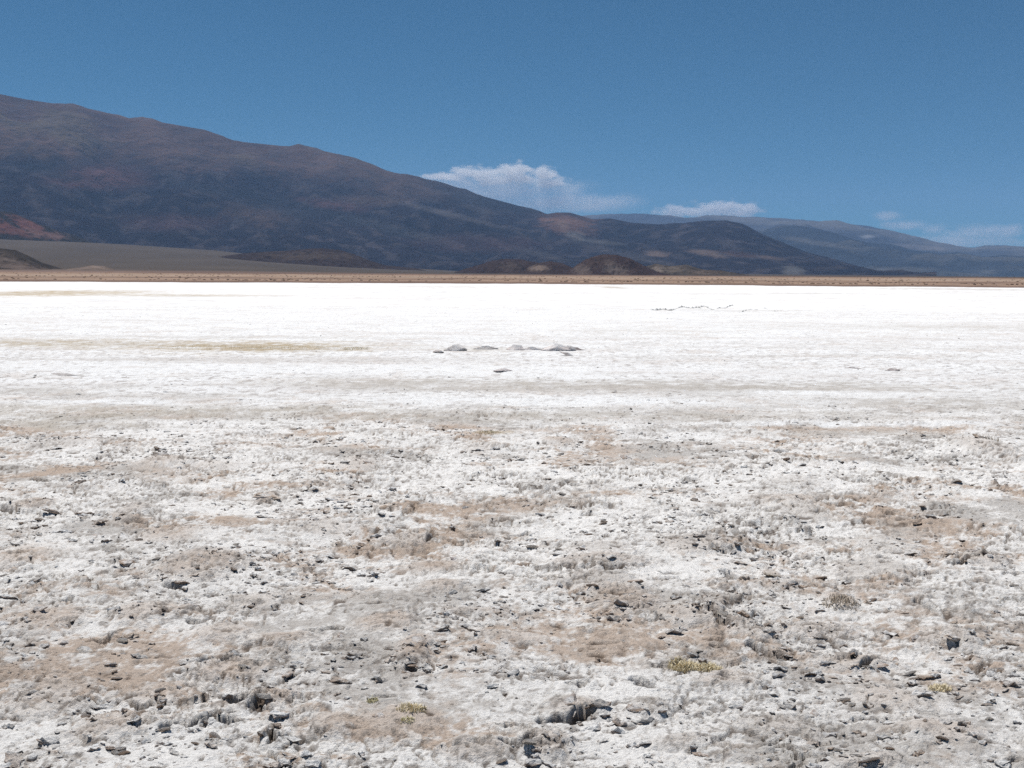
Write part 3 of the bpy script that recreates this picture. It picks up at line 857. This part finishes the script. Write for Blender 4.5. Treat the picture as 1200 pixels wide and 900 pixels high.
# clods that can be told apart in the foreground
G = (.56, .45, .36); D = (.42, .31, .235); K = (.62, .55, .48)
NAMED = [
    (313, 584, 17, G, 'rounded brown clod with a dark hollow below it, alone on the left crust'),
    (190, 541, 14, G, 'brown clod crowning the long low mound at the upper left of the crust'),
    (232, 540, 10, G, 'smaller brown clod right of the one crowning the long mound'),
    (115, 627, 11, D, 'dark grey clod on the left crust, left of the brown churned patch'),
    (540, 623, 9, D, 'dark tilted flake on the centre crust above the pale brown patch'),
    (533, 655, 9, (.3, .22, .2), 'reddish-brown clod at the right end of the pale brown patch'),
    (735, 541, 11, D, 'dark clod on the far crust right of centre, beyond the brown band'),
    (640, 580, 10, D, 'dark grey clod in the middle of the crust'),
    (856, 681, 13, D, 'dark brown clod standing at the right of the grey churned band'),
    (905, 680, 12, (.45, .37, .28), 'pale brown clod just right of the dark brown clod'),
    (905, 686, 7, D, 'small dark stone in front of the pale brown clod'),
    (960, 676, 9, D, 'dark clod at the left of the grey rubble on the right crust'),
    (1115, 730, 10, G, 'brown clod beside the black zigzag crack on the right'),
    (1118, 756, 17, G, 'broad rough brown clod below the black zigzag crack'),
    (1075, 752, 12, D, 'dark clod left of the broad rough brown clod'),
    (745, 690, 12, D, 'dark clod on the brown mound right of the grey churned band'),
    (785, 752, 13, K, 'grey upturned slab above the yellow grass tuft'),
    (775, 745, 9, D, 'small dark clod left of the grey upturned slab'),
    (752, 803, 9, D, 'black-brown clod below left of the yellow grass tuft'),
    (847, 797, 8, D, 'small pointed dark clod right of the yellow grass tuft'),
    (745, 835, 14, D, 'dark heap of crust at the lower centre, right of the hollow mound'),
    (668, 828, 22, (.42, .36, .32), 'pale brown raised mound over a black hollow at the lower centre'),
    (695, 835, 12, G, 'brown clod leaning on the right of the raised mound'),
    (488, 765, 20, (.42, .34, .28), 'large tan clod left of the smooth white patch'),
    (482, 785, 10, D, 'dark clod below the large tan clod'),
    (440, 711, 9, D, 'small dark clod above the tan patches, left of centre'),
    (325, 793, 22, K, 'grey jagged clod right of the black hole on the left'),
    (335, 795, 12, D, 'dark piece leaning on the grey jagged clod'),
    (275, 771, 13, (.2, .17, .15), 'dark clod on the lip of the black hole'),
    (225, 716, 12, G, 'brown clod with a flat top above the black hole'),
    (265, 735, 10, G, 'brown clod between the flat-topped clod and the black hole'),
    (100, 762, 13, K, 'round grey clod beside the thin winding crack at the left'),
    (150, 745, 20, G, 'broad brown slab lifted above the thin winding crack'),
    (215, 683, 12, D, 'dark clod at the right of the brown churned patch'),
    (150, 665, 16, D, 'dark brown heap at the left of the brown churned patch'),
    (250, 695, 14, D, 'dark heap at the right foot of the brown churned patch'),
    (230, 735, 8, D, 'thin dark flake left of the tan patch'),
    (445, 845, 13, D, 'dark clod in front of the pale green tuft at the lower left centre'),
    (400, 752, 9, D, 'black clod at the end of the tan strip'),
    (1030, 782, 13, D, 'dark heap on the right crust above the lettered corner'),
    (1050, 775, 9, D, 'small dark clod on the right of the dark heap'),
    (955, 838, 11, D, 'dark clod at the lower right'),
    (1000, 886, 12, D, 'dark clod near the bottom edge, right of centre'),
    (825, 885, 11, D, 'dark reddish clod near the bottom edge beside the pale patch'),
    (620, 872, 11, D, 'dark jagged clod near the bottom edge at the centre'),
    (340, 893, 12, D, 'dark clod cut by the bottom edge at the left'),
    (130, 880, 12, D, 'dark clod near the bottom left corner'),
    (1150, 520, 14, G, 'brown twiggy clod on the raised crust at the far right'),
    (1148, 652, 16, (.3, .24, .21), 'reddish-brown clod at the right edge of the crust'),
    (1095, 552, 10, K, 'grey clod at the right below the raised crust'),
    (1055, 575, 9, G, 'brown clod on the upper right crust'),
    (955, 590, 12, G, 'brown clod in the grey rubble on the right'),
    (915, 530, 12, K, 'grey clod at the far edge of the rough crust, right of centre'),
    (430, 545, 12, D, 'dark red-brown clod at the upper left centre'),
    (60, 600, 12, D, 'dark clod low at the left edge of the crust'),
    (12, 597, 14, D, 'black-brown clod at the very left edge'),
]
LAB = [n[4].replace('above the lettered corner', 'below the ochre rubble') for n in NAMED]
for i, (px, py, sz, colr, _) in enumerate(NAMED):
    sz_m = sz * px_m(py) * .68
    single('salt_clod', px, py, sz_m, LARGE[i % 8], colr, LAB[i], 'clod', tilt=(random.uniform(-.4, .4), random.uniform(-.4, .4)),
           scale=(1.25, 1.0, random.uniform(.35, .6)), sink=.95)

# the clods of the foreground that nothing tells apart
proto = []
for i in range(10):
    for j, colr in enumerate((G, D, K)):
        v, f = MEDIUM[i]
        me = bpy.data.meshes.new('clod')
        n = n3d(v, 2.2, 77 + i)
        k = np.array(colr, np.float32)[None] * (1.2 + .5 * n[:, None])
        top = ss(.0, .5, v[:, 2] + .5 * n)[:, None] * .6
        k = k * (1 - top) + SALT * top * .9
        fill_mesh(me, v, f, np.clip(k, .03, .85), False); me.materials.append(M_CLOD)
        proto.append(me)
cnt = 0
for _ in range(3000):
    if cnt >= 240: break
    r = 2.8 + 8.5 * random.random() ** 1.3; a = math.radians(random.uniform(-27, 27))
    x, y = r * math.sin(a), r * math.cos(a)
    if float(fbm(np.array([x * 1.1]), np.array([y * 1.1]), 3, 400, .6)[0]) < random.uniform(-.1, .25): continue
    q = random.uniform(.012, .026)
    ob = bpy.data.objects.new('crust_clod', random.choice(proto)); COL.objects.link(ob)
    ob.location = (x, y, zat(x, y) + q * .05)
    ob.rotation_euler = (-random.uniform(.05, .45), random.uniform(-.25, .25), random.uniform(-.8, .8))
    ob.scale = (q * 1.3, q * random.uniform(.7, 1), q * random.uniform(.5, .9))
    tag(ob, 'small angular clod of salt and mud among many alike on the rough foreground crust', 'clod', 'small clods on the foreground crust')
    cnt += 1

# ------------------------------------------------------------------ dry grass
def grass_mat(name, c1, c2):
    m, nt, N, L, b = new_mat(name)
    tc = N.new('ShaderNodeTexCoord')
    n = N.new('ShaderNodeTexNoise'); n.inputs['Scale'].default_value = 60
    L.new(tc.outputs['Object'], n.inputs['Vector'])
    r = N.new('ShaderNodeMix'); r.data_type = 'RGBA'
    L.new(n.outputs[0], r.inputs[0]); r.inputs[6].default_value = (*c1, 1); r.inputs[7].default_value = (*c2, 1)
    L.new(r.outputs[2], b.inputs['Base Color']); b.inputs['Roughness'].default_value = .8
    return m


M_GRASS = grass_mat('dry_grass', (.68, .56, .33), (.82, .75, .58))
M_GREEN = grass_mat('pale_green_grass', (.62, .55, .30), (.80, .74, .52))
M_TWIG = grass_mat('dry_twig', (.42, .34, .25), (.62, .55, .46))


def tuft(name, px, py, wpx, hm, n, mat, label, cat, depth=None, kind=None):
    x, y = at(px, py); w = wpx * px_m(py); dpt = depth or w * .8
    v, f = [], []
    for i in range(n):
        a = random.random() * 6.283; q = math.sqrt(random.random())
        bx, by = q * w * math.cos(a), q * dpt * math.sin(a)
        bz = zat(x + bx, y + by) - .004
        L_ = hm * random.uniform(.45, 1.1) * (1.15 - .6 * q)
        lean = random.uniform(0, .9); la = random.random() * 6.283
        ww = random.uniform(.0012, .0026) * (1 + hm * 4)
        dx, dy = math.cos(la), math.sin(la)
        k = len(v)
        p0 = Vector((bx, by, bz)); p1 = p0 + Vector((dx * lean * L_ * .4, dy * lean * L_ * .4, L_ * .6)); p2 = p1 + Vector((dx * lean * L_ * .5, dy * lean * L_ * .5, L_ * .35 * (1 - lean * .5)))
        sx, sy = -dy * ww, dx * ww
        v += [(p0.x - sx, p0.y - sy, p0.z), (p0.x + sx, p0.y + sy, p0.z), (p1.x - sx * .7, p1.y - sy * .7, p1.z), (p1.x + sx * .7, p1.y + sy * .7, p1.z), tuple(p2)]
        f += [(k, k + 1, k + 3), (k, k + 3, k + 2), (k + 2, k + 3, k + 4)]
    me = bpy.data.meshes.new(name); fill_mesh(me, np.array(v, np.float32), np.array(f, np.int32), None, False)
    me.materials.append(mat)
    ob = bpy.data.objects.new(name, me); COL.objects.link(ob); ob.location = (x, y, 0)
    tag(ob, label, cat)


tuft('grass_tuft', 802, 783, 19, .045, 800, M_GRASS, 'bright yellow dry grass tuft, left half of the pair right of centre', 'grass tuft')
tuft('grass_tuft', 830, 786, 17, .038, 600, M_GRASS, 'yellow-brown dry grass tuft touching the bright yellow one', 'grass tuft')
tuft('grass_tuft', 985, 710, 22, .035, 420, M_TWIG, 'brownish dry tuft on the mound at the right of the crust', 'grass tuft')
tuft('grass_tuft', 1102, 806, 14, .035, 260, M_GRASS, 'small yellow tuft at the lower right of the crust', 'grass tuft')
tuft('grass_tuft', 482, 840, 18, .035, 260, M_GRASS, 'sparse yellowish tuft at the lower left centre', 'grass tuft')
tuft('grass_tuft', 436, 823, 7, .025, 110, M_GREEN, 'tiny pale green tuft left of the sparse yellowish one', 'grass tuft')
tuft('grass_tuft', 478, 853, 9, .022, 110, M_GREEN, 'pale green tuft below the sparse yellowish one', 'grass tuft')
tuft('grass_tuft', 1160, 521, 14, .07, 90, M_TWIG, 'dry twiggy tuft on the raised crust near the right edge', 'grass tuft')
tuft('grass_tuft', 574, 510, 18, .03, 260, M_GRASS, 'flat straw-coloured patch of grass where the rough crust ends', 'grass tuft')
tuft('grass_tuft', 245, 407, 60, .045, 800, M_GRASS, 'left end of the long straw-coloured grass streak on the white pan', 'grass patch', depth=.9)
tuft('grass_tuft', 345, 408, 66, .045, 1100, M_GRASS, 'densest middle of the long straw-coloured grass streak on the white pan', 'grass patch', depth=.8)
tuft('grass_tuft', 417, 409, 15, .06, 420, M_GRASS, 'right end of the long straw-coloured grass streak on the white pan', 'grass patch', depth=.6)

# low scrub dotted over the brown plain, far beyond counting
vs, fs = [], []; off = 0
v0, f0 = ICO1
NB = 5200
ra = 190 + 640 * RNG.random(NB) ** 1.5; aa = np.radians(RNG.uniform(-32, 32, NB))
bx = ra * np.sin(aa); by = ra * np.cos(aa)
ok = (ra > shore(aa) + 3) & (fbm(bx * .03, by * .05, 3, 420) + RNG.normal(0, .2, NB) > 0)
bx, by, ra, aa = bx[ok], by[ok], ra[ok], aa[ok]
bz = plain_z(bx, by, ra, aa)
for i in range(len(bx)):
    q = RNG.uniform(.06, .22)
    w = v0 * (1 + .35 * n3d(v0, 2.0, 430 + i % 9))[:, None] * np.array([q * 1.6, q, q * .7], np.float32) + np.array([bx[i], by[i], bz[i] + q * .2])
    vs.append(w); fs.append(f0 + off); off += len(w)
cs = np.repeat(np.array([(.20, .135, .10), (.28, .20, .15), (.24, .17, .125)], np.float32)[RNG.integers(0, 3, len(bx))], len(v0), 0)
me = bpy.data.meshes.new('desert_scrub'); fill_mesh(me, np.concatenate(vs), np.concatenate(fs), cs, False); me.materials.append(M_PLAIN)
ob = bpy.data.objects.new('desert_scrub', me); COL.objects.link(ob)
tag(ob, 'low dark scrub dotted over the brown plain beyond the salt', kind='stuff')


# ------------------------------------------------------------------ clouds far behind the mountains
CD = 62000.0


def cloud(name, puffs, label, dens, edge=.35, nscale=3.2, namp=.9, depth=1.0, dist=CD):
    """puffs: (px, py, rx px, ry px). One closed volume, denser in the middle of each puff."""
    k = dist / FPX
    xs, zs = [], []
    P = []
    for px, py, rx, ry in puffs:
        a, te = sky_pt(px, py)
        P.append((math.tan(a) * dist, te * dist / math.cos(a), rx * k, ry * k))
    x0 = min(p[0] - p[2] * 1.25 for p in P); x1 = max(p[0] + p[2] * 1.25 for p in P)
    z0 = min(p[1] - p[3] * 1.25 for p in P); z1 = max(p[1] + p[3] * 1.25 for p in P)
    dy = max(p[3] for p in P) * 1.6 * depth
    cx, cz = (x0 + x1) / 2, (z0 + z1) / 2
    hx, hz = (x1 - x0) / 2, (z1 - z0) / 2
    v, f = ICO2
    c = np.sign(v) * np.abs(v) ** .45
    me = bpy.data.meshes.new(name)
    fill_mesh(me, c * np.array([hx, dy, hz], np.float32), f, None, False)
    m = bpy.data.materials.new(name + '_vapour'); m.use_nodes = True
    nt = m.node_tree; N = nt.nodes; L = nt.links
    N.remove(N['Principled BSDF'])
    tc = N.new('ShaderNodeTexCoord')
    prev = None
    for px_, pz_, rx_, rz_ in P:
        sub = N.new('ShaderNodeVectorMath'); sub.operation = 'SUBTRACT'; sub.inputs[1].default_value = (px_ - cx, 0, pz_ - cz)
        L.new(tc.outputs['Object'], sub.inputs[0])
        dv = N.new('ShaderNodeVectorMath'); dv.operation = 'DIVIDE'; dv.inputs[1].default_value = (rx_, dy * .9, rz_)
        L.new(sub.outputs[0], dv.inputs[0])
        ln = N.new('ShaderNodeVectorMath'); ln.operation = 'LENGTH'; L.new(dv.outputs[0], ln.inputs[0])
        if prev is None: prev = ln.outputs['Value']
        else:
            mn = N.new('ShaderNodeMath'); mn.operation = 'MINIMUM'; L.new(prev, mn.inputs[0]); L.new(ln.outputs['Value'], mn.inputs[1]); prev = mn.outputs[0]
    no = N.new('ShaderNodeTexNoise'); no.inputs['Scale'].default_value = nscale / (hz * 2); no.inputs['Detail'].default_value = 3.5; no.inputs['Roughness'].default_value = .5
    mpn = N.new('ShaderNodeMapping'); mpn.inputs['Scale'].default_value = (.7, .7, 1.5)
    L.new(tc.outputs['Object'], mpn.inputs[0]); L.new(mpn.outputs[0], no.inputs['Vector'])
    ma = N.new('ShaderNodeMath'); ma.operation = 'MULTIPLY_ADD'; L.new(no.outputs[0], ma.inputs[0]); ma.inputs[1].default_value = -namp * 2; ma.inputs[2].default_value = namp
    ad = N.new('ShaderNodeMath'); ad.operation = 'ADD'; L.new(prev, ad.inputs[0]); L.new(ma.outputs[0], ad.inputs[1])
    mr = N.new('ShaderNodeMapRange'); mr.interpolation_type = 'SMOOTHSTEP'
    mr.inputs[1].default_value = .9; mr.inputs[2].default_value = .9 - edge; mr.inputs[3].default_value = 0; mr.inputs[4].default_value = dens
    L.new(ad.outputs[0], mr.inputs[0])
    pv = N.new('ShaderNodeVolumePrincipled'); pv.inputs['Color'].default_value = (.97, .97, .97, 1); pv.inputs['Anisotropy'].default_value = .2
    L.new(mr.outputs[0], pv.inputs['Density'])
    L.new(pv.outputs[0], N['Material Output'].inputs['Volume'])
    me.materials.append(m)
    ob = bpy.data.objects.new(name, me); COL.objects.link(ob); ob.location = (cx, dist, cz)
    tag(ob, label, 'cloud')


cloud('cloud', [(603, 203, 29, 17), (560, 203, 40, 10), (592, 210, 62, 8), (640, 206, 19, 13), (648, 214, 24, 7), (524, 207, 36, 6)],
      'brightest puffy white cloud with a lumpy top above the middle of the mountain slope', .0026, edge=.65, nscale=3.6, namp=1.15)
cloud('cloud', [(575, 225, 150, 26), (540, 219, 110, 18), (640, 238, 100, 20), (700, 238, 76, 16)],
      'wide thin veil of pale cloud below the puffy one, resting on the mountain slope', .0009, edge=.95, nscale=2.0, namp=.55)
cloud('cloud', [(838, 246, 48, 13), (800, 248, 44, 9), (868, 247, 34, 12), (848, 241, 22, 10)],
      'small flat white cloud on the skyline right of centre, above the distant range', .0022, edge=.65, nscale=3, namp=1.1)
cloud('cloud', [(1040, 252, 24, 8), (1068, 264, 44, 8), (1096, 267, 28, 10), (1150, 272, 80, 14), (1130, 284, 120, 14)],
      'faint broken pale cloud above the distant range at the right', .0009, edge=.9, nscale=2.4, namp=.8)

# ------------------------------------------------------------------ the air
HX, HY0, HY1, HZ = 44000, -9000, 40000, 2900
me = bpy.data.meshes.new('haze')
c = [(-HX, HY0, -2), (HX, HY0, -2), (HX, HY1, -2), (-HX, HY1, -2), (-HX, HY0, HZ), (HX, HY0, HZ), (HX, HY1, HZ), (-HX, HY1, HZ)]
me.from_pydata(c, [], [(3, 2, 1, 0), (4, 5, 6, 7), (0, 1, 5, 4), (1, 2, 6, 5), (2, 3, 7, 6), (3, 0, 4, 7)])
hz = bpy.data.objects.new('haze', me); COL.objects.link(hz)
m = bpy.data.materials.new('haze'); m.use_nodes = True
m.node_tree.nodes.remove(m.node_tree.nodes['Principled BSDF'])
pv = m.node_tree.nodes.new('ShaderNodeVolumePrincipled')
pv.inputs['Color'].default_value = (*HAZE_COLOR, 1)
pv.inputs['Density'].default_value = HAZE_DENSITY
pv.inputs['Anisotropy'].default_value = 0.0
m.node_tree.links.new(pv.outputs[0], m.node_tree.nodes['Material Output'].inputs['Volume'])
me.materials.append(m)
tag(hz, 'thin blue air haze over the salt flat and mountains', kind='stuff')
